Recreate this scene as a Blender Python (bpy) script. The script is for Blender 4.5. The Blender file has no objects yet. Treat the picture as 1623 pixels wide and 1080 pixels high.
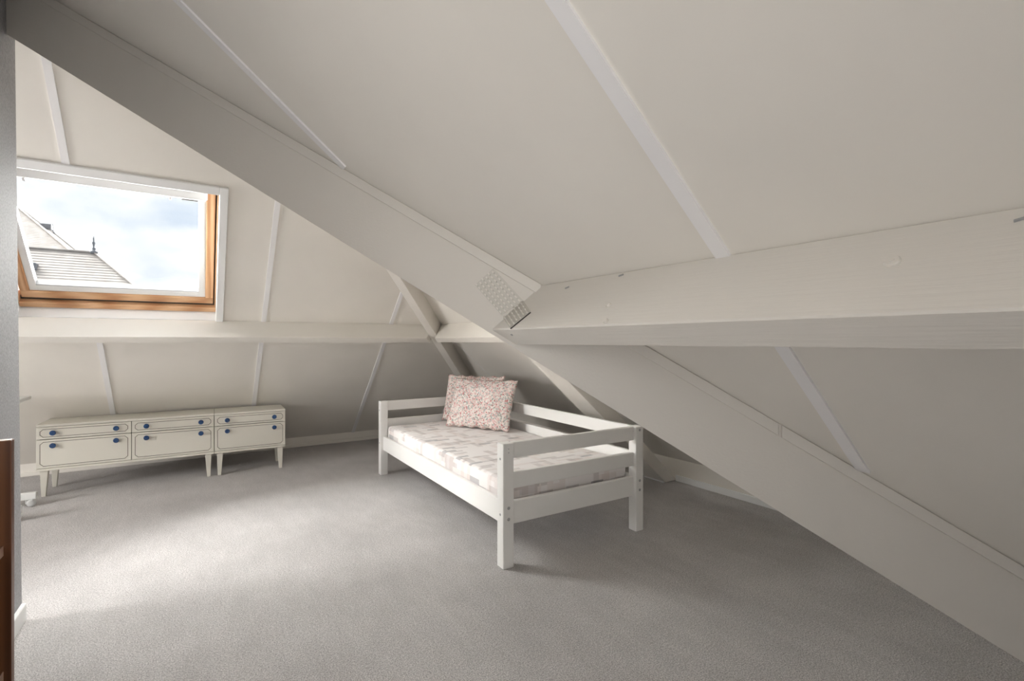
import bpy, bmesh, math, random
from mathutils import Vector, Matrix, noise
random.seed(7)
S = bpy.context.scene
COL = S.collection

# ------------------------------------------------------------------ camera, world, sun, exposure
# photograph taken as 1623 x 1080; X runs along the window slope, Y away from the camera, Z up, floor at 0
F_PX, YAW, HOR, CAM_H = 775.05, 0.5694, 540.97, 1.1
cam = bpy.data.cameras.new('camera')
cam.sensor_width = 36.0
cam.lens = F_PX / 1623.0 * 36.0
cam.shift_y = (HOR - 540.0) / 1623.0
cam.clip_start, cam.clip_end = 0.02, 500
cam_o = bpy.data.objects.new('camera', cam)
cam_o.location = (0, 0, CAM_H)
cam_o.rotation_euler = (math.pi / 2, 0, -YAW)
COL.objects.link(cam_o)
S.camera = cam_o

w = bpy.data.worlds.new('sky'); S.world = w; w.use_nodes = True
nt = w.node_tree; nt.nodes.clear()
def wn(t, **k):
    n = nt.nodes.new(t)
    for a, b in k.items(): setattr(n, a, b)
    return n
out = wn('ShaderNodeOutputWorld'); bg = wn('ShaderNodeBackground'); bg.inputs[1].default_value = 0.74
tc = wn('ShaderNodeTexCoord')
mp = wn('ShaderNodeMapping'); mp.inputs['Scale'].default_value = (1.0, 1.0, 2.2)
mp.inputs['Location'].default_value = (0.35, 0.1, 0.0)
nz = wn('ShaderNodeTexNoise'); nz.inputs['Scale'].default_value = 3.1; nz.inputs['Detail'].default_value = 7; nz.inputs['Roughness'].default_value = 0.5
cr = wn('ShaderNodeValToRGB')
cr.color_ramp.elements[0].position = 0.36; cr.color_ramp.elements[0].color = (0.60, 0.75, 0.96, 1)
cr.color_ramp.elements[1].position = 0.53; cr.color_ramp.elements[1].color = (1.25, 1.25, 1.25, 1)
nt.links.new(tc.outputs['Generated'], mp.inputs[0]); nt.links.new(mp.outputs[0], nz.inputs[0])
nt.links.new(nz.outputs[0], cr.inputs[0]); nt.links.new(cr.outputs[0], bg.inputs[0]); nt.links.new(bg.outputs[0], out.inputs[0])

P2, P3, P4, P5 = 62.0, 3.0, 1.5, 12.5
zA_ = 1.26318 + 0.8415 * (0.83949 - 0.05)
# broad, hazy daylight: the bright overcast half of the sky in front of the roof windows
sun = bpy.data.lights.new('sun', 'SUN'); sun.energy = 50.0; sun.angle = math.radians(100); sun.color = (1.0, 0.985, 0.96)
sun_o = bpy.data.objects.new('sun', sun); COL.objects.link(sun_o)
sun_o.rotation_euler = Vector((-0.46, 0.80, 0.39)).to_track_quat('Z', 'Y').to_euler()
sun_o.location = (-10, 20, 20)

# fill lamps added at three made-up windows and a doorway, all out of view
def fill_light(name, loc, direction, sx, sy, power):
    l = bpy.data.lights.new(name, 'AREA'); l.shape = 'RECTANGLE'; l.size, l.size_y = sx, sy; l.energy = power; l.color = (1.0, 0.98, 0.95)
    o = bpy.data.objects.new(name, l); COL.objects.link(o); o.location = loc
    o.rotation_euler = (-Vector(direction)).to_track_quat('Z', 'Y').to_euler(); return o
fill_light('fill_alcove', (-3.62, 3.35, 1.11), (1, 0, 0), 0.9, 0.72, P2)
fill_light('fill_gable', (-0.01, -2.33, 1.165), (0, 1, 0), 0.7, 0.7, P3)
fill_light('fill_doorway_lamp', (-0.72, 0.02, 1.05), (0.28, 0.92, 0.27), 0.7, 1.7, P5)
fill_light('fill_near_slope', (0.05, -0.95, zA_ + 0.02), (-0.644, 0, -0.765), 0.75, 0.6, P4)

vs = S.view_settings
vs.view_transform = 'Standard'; vs.look = 'None'; vs.gamma = 1.0; vs.use_curve_mapping = False
vs.exposure = 0.38

# ------------------------------------------------------------------ materials
MATS = {}
def nodes(name):
    m = bpy.data.materials.new(name); m.use_nodes = True
    t = m.node_tree; b = t.nodes['Principled BSDF']
    MATS[name] = m
    return m, t, b
def add(t, typ, **k):
    n = t.nodes.new(typ)
    for a, v in k.items(): setattr(n, a, v)
    return n
def bump(t, b, src, strength, dist):
    bp = add(t, 'ShaderNodeBump'); bp.inputs['Strength'].default_value = strength; bp.inputs['Distance'].default_value = dist
    t.links.new(src, bp.inputs['Height']); t.links.new(bp.outputs[0], b.inputs['Normal'])
def objco(t, scale=(1, 1, 1), rot=(0, 0, 0)):
    c = add(t, 'ShaderNodeTexCoord'); m = add(t, 'ShaderNodeMapping'); m.inputs['Scale'].default_value = scale
    m.inputs['Rotation'].default_value = rot
    t.links.new(c.outputs['Object'], m.inputs[0]); return m.outputs[0]
def tex(t, co, scale, detail=3, rough=0.5):
    n = add(t, 'ShaderNodeTexNoise'); n.inputs['Scale'].default_value = scale; n.inputs['Detail'].default_value = detail
    n.inputs['Roughness'].default_value = rough
    t.links.new(co, n.inputs[0]); return n.outputs[0]
def ramp(t, fac, stops, const=False):
    r = add(t, 'ShaderNodeValToRGB'); e = r.color_ramp.elements
    while len(e) < len(stops): e.new(0.5)
    for el, (p, c) in zip(e, stops): el.position = p; el.color = (*c, 1)
    if const: r.color_ramp.interpolation = 'CONSTANT'
    t.links.new(fac, r.inputs[0]); return r.outputs[0]
def mixc(t, fac, a, b, mode='MIX'):
    m = add(t, 'ShaderNodeMix', data_type='RGBA', blend_type=mode)
    for s, v in ((m.inputs[0], fac), (m.inputs[6], a), (m.inputs[7], b)):
        if hasattr(v, 'is_linked'): t.links.new(v, s)
        elif isinstance(v, (int, float)): s.default_value = v
        else: s.default_value = (*v, 1)
    return m.outputs[2]

def paint(name, col, rough=0.5, bscale=60, bstr=0.15, var=0.03, grain=None, spec=0.5):
    m, t, b = nodes(name)
    co = objco(t)
    n = tex(t, co, 1.7, 4)
    lo = tuple(c * (1 - var) for c in col); hi = tuple(min(1, c * (1 + var)) for c in col)
    t.links.new(ramp(t, n, [(0.35, lo), (0.65, hi)]), b.inputs['Base Color'])
    b.inputs['Roughness'].default_value = rough
    b.inputs['Specular IOR Level'].default_value = spec
    if grain:
        g = tex(t, objco(t, *grain), bscale, 4, 0.6)
    else:
        g = tex(t, co, bscale, 3, 0.55)
    bump(t, b, g, bstr, 0.002)
    return m

CREAM = (0.85, 0.812, 0.75)
paint('slope_paint', CREAM, 0.42, 45, 0.10)
paint('beam_paint', (0.82, 0.78, 0.72), 0.45, 8, 0.45, 0.03, ((1.2, 1.2, 14), (0, 0, 0)))
# valley beam and purlin get grain along their own run
vyaw = math.atan2(-0.696984, 0.717086)
paint('valley_paint', (0.75, 0.71, 0.65), 0.42, 8, 0.30, 0.03, ((14, 14, 18), (0, 0, 0)))  # kept darker than the other beams, weaker light put into the colour
paint('purlin_paint', (0.82, 0.78, 0.715), 0.40, 9, 0.5, 0.03, ((16, 0.7, 16), (0, 0, 0)))
paint('purlin_paint_across', (0.82, 0.785, 0.725), 0.40, 9, 0.3, 0.03, ((0.7, 16, 16), (0, 0, 0)))
paint('white_strip', (0.90, 0.885, 0.885), 0.4, 80, 0.05, 0.01)
paint('white_gloss', (0.87, 0.87, 0.86), 0.32, 90, 0.04, 0.01)
paint('bed_white', (0.86, 0.845, 0.82), 0.38, 12, 0.12, 0.015, ((6, 6, 6), (0, 0, 0)))
paint('dresser_cream', (0.73, 0.70, 0.62), 0.40, 60, 0.05, 0.02)
paint('dresser_line', (0.10, 0.085, 0.06), 0.6, 60, 0.02)
paint('plate_paint', (0.66, 0.63, 0.57), 0.45, 60, 0.1)
paint('table_white', (0.80, 0.80, 0.78), 0.45, 60, 0.03)
paint('caster_grey', (0.55, 0.55, 0.54), 0.5, 60, 0.03)
paint('shadow_gap', (0.05, 0.045, 0.04), 0.8, 60, 0.02)  # near-black paint standing in for shade in narrow gaps
paint('bolt_grey', (0.40, 0.40, 0.40), 0.4, 60, 0.02)
paint('finial_lead', (0.16, 0.17, 0.19), 0.6, 60, 0.02)
paint('facade', (0.55, 0.50, 0.45), 0.8, 30, 0.1)

m, t, b = nodes('wall_plaster')
co = objco(t); g = tex(t, co, 120, 4, 0.6)
t.links.new(ramp(t, g, [(0.3, (0.30, 0.30, 0.31)), (0.7, (0.46, 0.46, 0.475))]), b.inputs['Base Color'])
b.inputs['Roughness'].default_value = 0.75; bump(t, b, g, 0.6, 0.003)

m, t, b = nodes('carpet')
co = objco(t)
f1 = tex(t, co, 230, 3, 0.75); f2 = tex(t, co, 95, 4, 0.7); big = tex(t, objco(t, (1.0, 1.0, 1)), 2.2, 4, 0.55)
st = tex(t, objco(t, (5, 1.6, 1), (0, 0, 0.6)), 3.0, 4, 0.6)
c1 = ramp(t, f1, [(0.40, (0.22, 0.21, 0.205)), (0.50, (0.56, 0.545, 0.535)), (0.60, (0.90, 0.88, 0.87))])
c2 = mixc(t, 0.35, c1, ramp(t, f2, [(0.36, (0.36, 0.35, 0.345)), (0.64, (0.76, 0.74, 0.73))]))
c3 = mixc(t, 1.0, c2, ramp(t, big, [(0.3, (0.90, 0.88, 0.875)), (0.7, (1.09, 1.065, 1.06))]), 'MULTIPLY')
c4 = mixc(t, 1.0, c3, ramp(t, st, [(0.3, (0.94, 0.94, 0.94)), (0.7, (1.05, 1.05, 1.05))]), 'MULTIPLY')
t.links.new(c4, b.inputs['Base Color']); b.inputs['Roughness'].default_value = 0.95
b.inputs['Sheen Weight'].default_value = 0.25; b.inputs['Sheen Roughness'].default_value = 0.5
b.inputs['Specular IOR Level'].default_value = 0.2
ad = add(t, 'ShaderNodeMath', operation='ADD'); t.links.new(f1, ad.inputs[0]); t.links.new(f2, ad.inputs[1])
bump(t, b, ad.outputs[0], 0.9, 0.006)

def wood(name, dark, light, scale, rough=0.45, stretch=(14, 14, 1.0)):
    m, t, b = nodes(name)
    co = objco(t, stretch)
    n1 = tex(t, co, scale, 5, 0.6)
    wv = add(t, 'ShaderNodeTexWave'); wv.inputs['Scale'].default_value = scale * 0.35; wv.inputs['Distortion'].default_value = 5
    wv.inputs['Detail'].default_value = 3; t.links.new(co, wv.inputs[0])
    f = mixc(t, 0.45, n1, wv.outputs[1])
    t.links.new(ramp(t, f, [(0.25, dark), (0.75, light)]), b.inputs['Base Color'])
    b.inputs['Roughness'].default_value = rough; bump(t, b, n1, 0.15, 0.001)
    return m
wood('pine', (0.50, 0.25, 0.115), (0.74, 0.46, 0.26), 3.0, 0.4, (1.2, 9, 9))
wood('pine_upright', (0.50, 0.25, 0.115), (0.74, 0.46, 0.26), 3.0, 0.4, (10, 1.2, 1.2))
wood('teak', (0.10, 0.035, 0.013), (0.21, 0.085, 0.032), 3.2, 0.4, (12, 12, 0.8))
wood('teak_edge', (0.50, 0.33, 0.24), (0.66, 0.48, 0.37), 3.2, 0.4, (10, 0.8, 10))
wood('teak_band', (0.16, 0.06, 0.03), (0.27, 0.12, 0.06), 4.0, 0.4, (10, 10, 1.5))

m, t, b = nodes('blue_ceramic')
lw = add(t, 'ShaderNodeLayerWeight'); lw.inputs[0].default_value = 0.35
n = tex(t, objco(t), 25, 2)
t.links.new(ramp(t, n, [(0.3, (0.004, 0.035, 0.13)), (0.7, (0.010, 0.075, 0.22))]), b.inputs['Base Color'])
b.inputs['Roughness'].default_value = 0.22; b.inputs['Coat Weight'].default_value = 0.5

m, t, b = nodes('glass')
tr = add(t, 'ShaderNodeBsdfTransparent'); gl = add(t, 'ShaderNodeBsdfGlossy'); gl.inputs['Roughness'].default_value = 0.02
nn = tex(t, objco(t), 2.0, 2)
t.links.new(ramp(t, nn, [(0.3, (0.97, 0.985, 0.985)), (0.7, (0.985, 0.99, 0.99))]), tr.inputs[0])
mx = add(t, 'ShaderNodeMixShader'); mx.inputs[0].default_value = 0.04
t.links.new(tr.outputs[0], mx.inputs[1]); t.links.new(gl.outputs[0], mx.inputs[2])
t.links.new(mx.outputs[0], t.nodes['Material Output'].inputs[0])

m, t, b = nodes('mattress_fabric')
def brickfac(t, co, sc, w_, h_, bias):
    k = add(t, 'ShaderNodeTexBrick'); k.inputs['Scale'].default_value = sc; k.inputs['Mortar Size'].default_value = 0.0
    k.inputs['Brick Width'].default_value = w_; k.inputs['Row Height'].default_value = h_; k.inputs['Bias'].default_value = bias
    k.inputs['Color1'].default_value = (0, 0, 0, 1); k.inputs['Color2'].default_value = (1, 1, 1, 1); k.inputs['Mortar'].default_value = (0, 0, 0, 1)
    k.offset = 0.37; k.squash = 0.8
    t.links.new(co, k.inputs[0]); return k.outputs[0]
coA = objco(t)
tcn = add(t, 'ShaderNodeTexCoord'); spn = add(t, 'ShaderNodeSeparateXYZ'); t.links.new(tcn.outputs['Normal'], spn.inputs[0])
spo = add(t, 'ShaderNodeSeparateXYZ'); t.links.new(coA, spo.inputs[0])
def comb(x, y):
    c_ = add(t, 'ShaderNodeCombineXYZ'); t.links.new(x, c_.inputs[0]); t.links.new(y, c_.inputs[1]); return c_.outputs[0]
def absgt(v_, lim):
    m1 = add(t, 'ShaderNodeMath', operation='ABSOLUTE'); t.links.new(v_, m1.inputs[0])
    m2 = add(t, 'ShaderNodeMath', operation='GREATER_THAN'); t.links.new(m1.outputs[0], m2.inputs[0]); m2.inputs[1].default_value = lim; return m2.outputs[0]
def dashes(u_, v_):
    p1 = brickfac(t, comb(u_, v_), 9.0, 1.0, 0.26, 0.0); p2 = brickfac(t, comb(v_, u_), 7.5, 1.1, 0.30, 0.0)
    return mixc(t, 1.0, ramp(t, p1, [(0.0, (1, 1, 1)), (0.70, (0.92, 0.89, 0.88)), (0.84, (0.78, 0.76, 0.76)), (0.95, (0.58, 0.58, 0.60))], True),
                ramp(t, p2, [(0.0, (1, 1, 1)), (0.74, (0.93, 0.90, 0.885)), (0.91, (0.80, 0.78, 0.775))], True), 'MULTIPLY')
top = dashes(spo.outputs[0], spo.outputs[1]); sdx = dashes(spo.outputs[1], spo.outputs[2]); sdy = dashes(spo.outputs[0], spo.outputs[2])
pat = mixc(t, absgt(spn.outputs[0], 0.7), top, sdx)
pat = mixc(t, absgt(spn.outputs[1], 0.7), pat, sdy)
fb = tex(t, coA, 300, 2)
t.links.new(mixc(t, 1.0, pat, (0.84, 0.80, 0.785), 'MULTIPLY'), b.inputs['Base Color'])
b.inputs['Roughness'].default_value = 0.9; b.inputs['Sheen Weight'].default_value = 0.15
bump(t, b, fb, 0.2, 0.001)

m, t, b = nodes('floral_fabric')
co = objco(t)
v1 = add(t, 'ShaderNodeTexVoronoi'); v1.inputs['Scale'].default_value = 95; t.links.new(co, v1.inputs[0])
sp = add(t, 'ShaderNodeSeparateColor'); t.links.new(v1.outputs['Color'], sp.inputs[0])
cells = ramp(t, sp.outputs[0], [(0.0, (0.80, 0.73, 0.68)), (0.22, (0.74, 0.47, 0.45)), (0.42, (0.42, 0.43, 0.42)), (0.55, (0.83, 0.78, 0.73)),
                                (0.70, (0.52, 0.17, 0.17)), (0.78, (0.33, 0.37, 0.32)), (0.88, (0.70, 0.55, 0.50))], True)
dist = ramp(t, v1.outputs['Distance'], [(0.0, (0, 0, 0)), (0.55, (0.15, 0.15, 0.15)), (0.9, (0.9, 0.9, 0.9))])
t.links.new(mixc(t, dist, cells, (0.78, 0.69, 0.65)), b.inputs['Base Color'])
b.inputs['Roughness'].default_value = 0.9
bump(t, b, tex(t, co, 400, 2), 0.2, 0.001)

m, t, b = nodes('roof_tile')
co = objco(t); n = tex(t, co, 1.5, 4)
t.links.new(ramp(t, n, [(0.3, (0.27, 0.245, 0.225)), (0.7, (0.36, 0.335, 0.31))]), b.inputs['Base Color']); b.inputs['Roughness'].default_value = 0.8

M = MATS

# ------------------------------------------------------------------ mesh helpers
def link(o, parent=None):
    COL.objects.link(o)
    if parent: o.parent = parent
    return o
def mesh(name, verts, faces, mat, parent=None, bevel=0.0, seg=1, smooth=False):
    me = bpy.data.meshes.new(name)
    bm = bmesh.new()
    vs_ = [bm.verts.new(v) for v in verts]
    for f in faces:
        try: bm.faces.new([vs_[i] for i in f])
        except ValueError: pass
    bmesh.ops.recalc_face_normals(bm, faces=bm.faces)
    if bevel > 0:
        bmesh.ops.bevel(bm, geom=list(bm.edges), offset=bevel, segments=seg, affect='EDGES', profile=0.5)
    if smooth:
        for f in bm.faces: f.smooth = True
    bm.to_mesh(me); bm.free()
    me.materials.append(M[mat])
    return link(bpy.data.objects.new(name, me), parent)
HEXF = [(0, 1, 2, 3), (4, 5, 6, 7), (0, 1, 5, 4), (1, 2, 6, 5), (2, 3, 7, 6), (3, 0, 4, 7)]
def hexa(name, v8, mat, parent=None, bevel=0.0, seg=1): return mesh(name, v8, HEXF, mat, parent, bevel, seg)
def boxv(x0, x1, y0, y1, z0, z1):
    return [(x0, y0, z0), (x1, y0, z0), (x1, y1, z0), (x0, y1, z0), (x0, y0, z1), (x1, y0, z1), (x1, y1, z1), (x0, y1, z1)]
def box(name, x0, x1, y0, y1, z0, z1, mat, parent=None, bevel=0.0, seg=1):
    return hexa(name, boxv(x0, x1, y0, y1, z0, z1), mat, parent, bevel, seg)
def multi(name, solids, mat, parent=None):
    """several prisms (verts, faces) in one mesh: ONE piece made of several blocks"""
    V, Fc = [], []
    for v, f in solids:
        o = len(V); V += v; Fc += [tuple(i + o for i in q) for q in f]
    return mesh(name, V, Fc, mat, parent)
def prism(pts, vec):
    n = len(pts); vec = Vector(vec)
    V = [tuple(Vector(p)) for p in pts] + [tuple(Vector(p) + vec) for p in pts]
    Fc = [tuple(range(n)), tuple(range(n, 2 * n))] + [(i, (i + 1) % n, n + (i + 1) % n, n + i) for i in range(n)]
    return V, Fc
def lathe(name, prof, mat, parent=None, axis='Z', seg=20, loc=(0, 0, 0)):
    """prof: (radius, height) list"""
    V, Fc = [], []
    for r, h in prof:
        for k in range(seg):
            a = 2 * math.pi * k / seg
            p = (r * math.cos(a), r * math.sin(a), h)
            if axis == 'Y': p = (p[0], -p[2], p[1])
            if axis == 'X': p = (p[2], p[0], p[1])
            V.append((p[0] + loc[0], p[1] + loc[1], p[2] + loc[2]))
    for i in range(len(prof) - 1):
        for k in range(seg):
            Fc.append((i * seg + k, i * seg + (k + 1) % seg, (i + 1) * seg + (k + 1) % seg, (i + 1) * seg + k))
    Fc += [tuple(range(seg)), tuple(range((len(prof) - 1) * seg, len(prof) * seg))]
    return mesh(name, V, Fc, mat, parent, smooth=True)
def empty(name, loc=(0, 0, 0), rz=0.0):
    o = bpy.data.objects.new(name, None); o.empty_display_size = 0.1
    o.location = loc; o.rotation_euler = (0, 0, rz); return link(o)
def tag(o, label, cat=None, group=None, kind=None):
    o['label'] = label
    if cat: o['category'] = cat
    if group: o['group'] = group
    if kind: o['kind'] = kind
    return o
def copy_tree(o, parent=None):
    c = o.copy(); COL.objects.link(c); c.parent = parent
    for ch in o.children: copy_tree(ch, c)
    return c

# ------------------------------------------------------------------ roof planes
TA, UA, ZA0 = 0.8415, 0.83949, 1.26318            # near right slope
zA = lambda u: ZA0 + TA * (UA - u)
TL, VL = 0.9127, 5.585                            # window slope
zL = lambda v: TL * (VL - v)
TH, UH = 0.855, 3.355                             # hipped end slope
zH = lambda u: TH * (UH - u)
BA = Vector((-0.44118, 2.39327, 2.34088)); BD = Vector((0.717086, -0.696984, -0.603434))   # valley line
TG = 0.603434 / 0.696984                          # hidden slope on the far side of the valley
zG = lambda v: BA.z + TG * (v - BA.y)
v_face = lambda u: BA.y - (u - BA.x) * 0.696984 / 0.717086
RIDGE_V = 2.7151; RIDGE_Z = zL(RIDGE_V); APEX_U = UH - RIDGE_Z / TH
KNEE_V, KNEE_U = 5.475, 3.168
V_BACK = -2.3; U_END = -3.6
cA, sA = 1 / math.hypot(1, TA), TA / math.hypot(1, TA)
cL, sL = 1 / math.hypot(1, TL), TL / math.hypot(1, TL)
cH, sH = 1 / math.hypot(1, TH), TH / math.hypot(1, TH)
# (u, s) on the window slope, n outward
def LP(u, s, n=0.0): return (u, VL - cL * s + sL * n, sL * s + cL * n)
def clip(poly, a, b, c):
    """keep a*x + b*y <= c"""
    outp = []
    for i in range(len(poly)):
        p, q = poly[i], poly[(i + 1) % len(poly)]
        dp, dq = a * p[0] + b * p[1] - c, a * q[0] + b * q[1] - c
        if dp <= 0: outp.append(p)
        if dp * dq < 0:
            t_ = dp / (dp - dq); outp.append((p[0] + t_ * (q[0] - p[0]), p[1] + t_ * (q[1] - p[1])))
    return outp

floor = box('floor', U_END - 0.1, 3.4, V_BACK - 0.1, 5.7, -0.12, 0.0, 'carpet')
tag(floor, 'mottled grey wall-to-wall carpet covering the attic floor', kind='structure')

THK = 0.05
# window slope: panels between white joint strips, with openings for the roof windows
WINS = [(-0.962, 0.116, 1.848, 2.952)]
lslope = tag(empty('ceiling', (0, 0, 0)), 'cream sloping ceiling with the roof window, white joint strips between panels', kind='structure')
lj = [-3.6, -2.58, -1.575, -0.579, 0.421, 1.428, 2.43, 3.4]
s_knee = (VL - KNEE_V) / cL; s_ridge = (VL - RIDGE_V) / cL
def left_piece(u0, u1, s0, s1):
    p = [(u0, s0), (u1, s0), (u1, s1), (u0, s1)]
    p = clip(p, 1.0, sL / TH, UH)                 # hip: u + z/TH <= UH
    return p
for i in range(len(lj) - 1):
    u0, u1 = lj[i], lj[i + 1]
    top = s_ridge if u0 > -0.7 else s_ridge + 0.16
    rects = [(u0, u1, 0.0, top)]
    for (a, b_, c, d) in WINS:
        lo, hi = max(u0, a), min(u1, b_)
        if lo < hi:
            new = []
            for (x0, x1, y0, y1) in rects:
                l2, h2 = max(x0, lo), min(x1, hi)
                if l2 >= h2: new.append((x0, x1, y0, y1)); continue
                if x0 < l2: new.append((x0, l2, y0, y1))
                if h2 < x1: new.append((h2, x1, y0, y1))
                new += [(l2, h2, y0, c), (l2, h2, d, y1)]
            rects = new
    sol = []
    for r in rects:
        p = left_piece(*r)
        if len(p) >= 3: sol.append(prism([LP(*q) for q in p], (0, sL * THK, cL * THK)))
    if sol: multi('panel', sol, 'slope_paint', lslope)
for u in lj[1:-1]:
    smax = min(s_ridge, (UH - u) * TH / sL - 0.03)
    segs = [(s_knee, smax)]
    for (a, b_, c, d) in WINS:
        if a - 0.05 < u < b_ + 0.05: segs = [(s_knee, 1.858), (2.994, smax)]
    for s0, s1 in segs:
        v, f = prism([LP(u - 0.0165, s0), LP(u + 0.0165, s0), LP(u + 0.0165, s1), LP(u - 0.0165, s1)], (0, -sL * 0.007, -cL * 0.007))
        mesh('joint_strip', v, f, 'white_strip', lslope)

# near right slope (the big one overhead)
aslope = tag(empty('ceiling', (0, 0, 0)), 'large cream sloping ceiling overhead at the right, split by two white joint strips', kind='structure')
W4 = (-0.30, 0.36, -1.38, -0.52)                 # u0, u1, v0, v1
aj = [V_BACK, -1.45, -0.443, 0.565, 1.574, 2.9]
for i in range(len(aj) - 1):
    p = [(-0.7723, aj[i]), (2.40, aj[i]), (2.40, aj[i + 1]), (-0.7723, aj[i + 1])]
    k = 0.696984 / 0.717086
    p = clip(p, k, 1.0, BA.y + k * BA.x)          # near side of the valley
    if i == 1:                                    # panel opened for the added window behind the camera
        sol = []
        for (a, b_, c, d) in ((-0.7723, W4[0], aj[1], aj[2]), (W4[1], 2.40, aj[1], aj[2]), (W4[0], W4[1], aj[1], W4[2]), (W4[0], W4[1], W4[3], aj[2])):
            sol.append(prism([(q[0], q[1], zA(q[0])) for q in ((a, c), (b_, c), (b_, d), (a, d))], (sA * THK, 0, cA * THK)))
        multi('panel', sol, 'slope_paint', aslope)
    elif len(p) >= 3:
        v, f = prism([(q[0], q[1], zA(q[0])) for q in p], (sA * THK, 0, cA * THK)); mesh('panel', v, f, 'slope_paint', aslope)
for v_ in aj[1:-1]:
    ue = min(2.33, BA.x + (BA.y - v_) / k)
    us = -0.60
    q = [(us, v_ - 0.0152), (ue - 0.0156, v_ - 0.0152 + 0.0), (ue - 0.0156, v_ + 0.0152), (us, v_ + 0.0152)]
    vv, f = prism([(a, b_, zA(a)) for a, b_ in q], (-sA * 0.006, 0, -cA * 0.006)); mesh('joint_strip', vv, f, 'white_strip', aslope)

# hipped end slope behind the bed, with its low knee wall
hslope = tag(empty('ceiling', (0, 0, 0)), 'cream hipped end ceiling sloping down behind the white bed', kind='structure')
hj = [-0.4, 2.54, 4.28, 5.7]
def hip_poly(v0, v1):
    p = [(KNEE_U - 0.02, v0), (KNEE_U - 0.02, v1), (APEX_U, v1), (APEX_U, v0)]
    # left hip: v <= VL - zH(u)/TL ; near hip: v >= BA.y + (zH(u)-BA.z)/TG
    p = clip(p, -TH / TL, 1.0, VL - TH * UH / TL)
    p = clip(p, -TH / TG, -1.0, -(BA.y + (TH * UH - BA.z) / TG))
    return p
for i in range(3):
    p = hip_poly(hj[i], hj[i + 1])
    if len(p) >= 3:
        v, f = prism([(q[0], q[1], zH(q[0])) for q in p], (sH * THK, 0, cH * THK)); mesh('panel', v, f, 'slope_paint', hslope)
v, f = prism([(1.9, 4.272, zH(1.9)), (2.9, 4.272, zH(2.9)), (2.9, 4.278, zH(2.9)), (1.9, 4.278, zH(1.9))], (-sH * 0.002, 0, -cH * 0.002))
mesh('joint_strip', v, f, 'white_strip', hslope)
gslope = tag(empty('ceiling', (0, 0, 0)), 'cream slope hidden above the far side of the long diagonal beam', kind='structure')
p = [(-0.7723, -0.4), (3.4, -0.4), (3.4, RIDGE_V), (-0.7723, RIDGE_V)]
p = clip(p, -k, -1.0, -(BA.y + k * BA.x))
p = clip(p, 1.0, TG / TH, UH - (BA.z - TG * BA.y) / TH)
v, f = prism([(q[0], q[1], zG(q[1])) for q in p], (0, -THK * TG / math.hypot(1, TG), THK / math.hypot(1, TG))); mesh('panel', v, f, 'slope_paint', gslope)

# low walls and skirting
o = box('wall_knee_end', KNEE_U, KNEE_U + 0.06, -0.4, 5.6, 0, zH(KNEE_U) + 0.03, 'slope_paint'); tag(o, 'very low cream knee wall under the hipped end slope', kind='structure')
o = box('wall_knee_window', U_END, 3.3, KNEE_V, KNEE_V + 0.06, 0, zL(KNEE_V) + 0.03, 'slope_paint'); tag(o, 'very low cream knee wall behind the cream sideboards', kind='structure')
o = box('baseboard_window', U_END, KNEE_U, KNEE_V - 0.014, KNEE_V, 0, 0.034, 'slope_paint', bevel=0.003); tag(o, 'thin cream skirting strip along the window side knee wall', kind='structure')
o = box('baseboard_end', KNEE_U - 0.014, KNEE_U, 0.6, 2.545, 0, 0.048, 'white_gloss', bevel=0.003); tag(o, 'white skirting on the right of the rafter foot behind the bed', kind='structure')
o = box('baseboard_end', KNEE_U - 0.014, KNEE_U, 2.755, KNEE_V - 0.02, 0, 0.048, 'white_gloss', bevel=0.003); tag(o, 'white skirting in the corner behind the bed', kind='structure')

# partition on the left, leaning very slightly, under the roof ridge
WU = -0.585
DO = (-0.40, 0.45, 2.02)                          # made-up doorway for a fill lamp: v0, v1, height
def wall_block(v0, v1, z0, z1=None):
    ln = lambda z: -0.0088 * z
    zr, zl = (z1, z1) if z1 else (2.50, 2.585)
    return ([(WU - 0.10 + ln(z0), v0, z0), (WU + ln(z0), v0, z0), (WU + ln(z0), v1, z0), (WU - 0.10 + ln(z0), v1, z0),
             (WU - 0.10 + ln(zl), v0, zl), (WU + ln(zr), v0, zr), (WU + ln(zr), v1, zr), (WU - 0.10 + ln(zl), v1, zl)], HEXF)
o = multi('wall_left', [wall_block(V_BACK, DO[0], 0), wall_block(DO[1], 2.654, 0), wall_block(DO[0], DO[1], DO[2])], 'wall_plaster')
tag(o, 'pale grey textured plaster partition at the left edge', kind='structure')
d1 = tag(empty('added_doorway', (0, 0, 0)), 'open doorway added to the partition for fill light, out of view', kind='structure')
for v0, v1, z0, z1 in ((DO[0] - 0.06, DO[0], 0, DO[2] + 0.06), (DO[1], DO[1] + 0.06, 0, DO[2] + 0.06), (DO[0], DO[1], DO[2], DO[2] + 0.06)):
    box('door_casing', WU - 0.02, WU + 0.014, v0, v1, z0, z1, 'white_gloss', d1, 0.003)
# box added behind the made-up doorway to shut out the sky
lv = (-0.75, 0.85, -1.75)
o = multi('wall_added_box', [(boxv(lv[2] - 0.1, lv[2], lv[0] - 0.1, lv[1] + 0.1, 0, 2.4), HEXF), (boxv(lv[2], WU - 0.13, lv[0] - 0.1, lv[0], 0, 2.4), HEXF),
                           (boxv(lv[2], WU - 0.13, lv[1], lv[1] + 0.1, 0, 2.4), HEXF), (boxv(lv[2], WU - 0.13, lv[0], lv[1], 2.3, 2.4), HEXF)], 'wall_plaster')
tag(o, 'plaster box added behind the made-up doorway, out of view', kind='structure')
o = box('baseboard_left', WU - 0.004, WU + 0.013, 1.45, 2.652, 0, 0.071, 'white_gloss', bevel=0.003); tag(o, 'white skirting board at the foot of the left partition', kind='structure')

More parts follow.
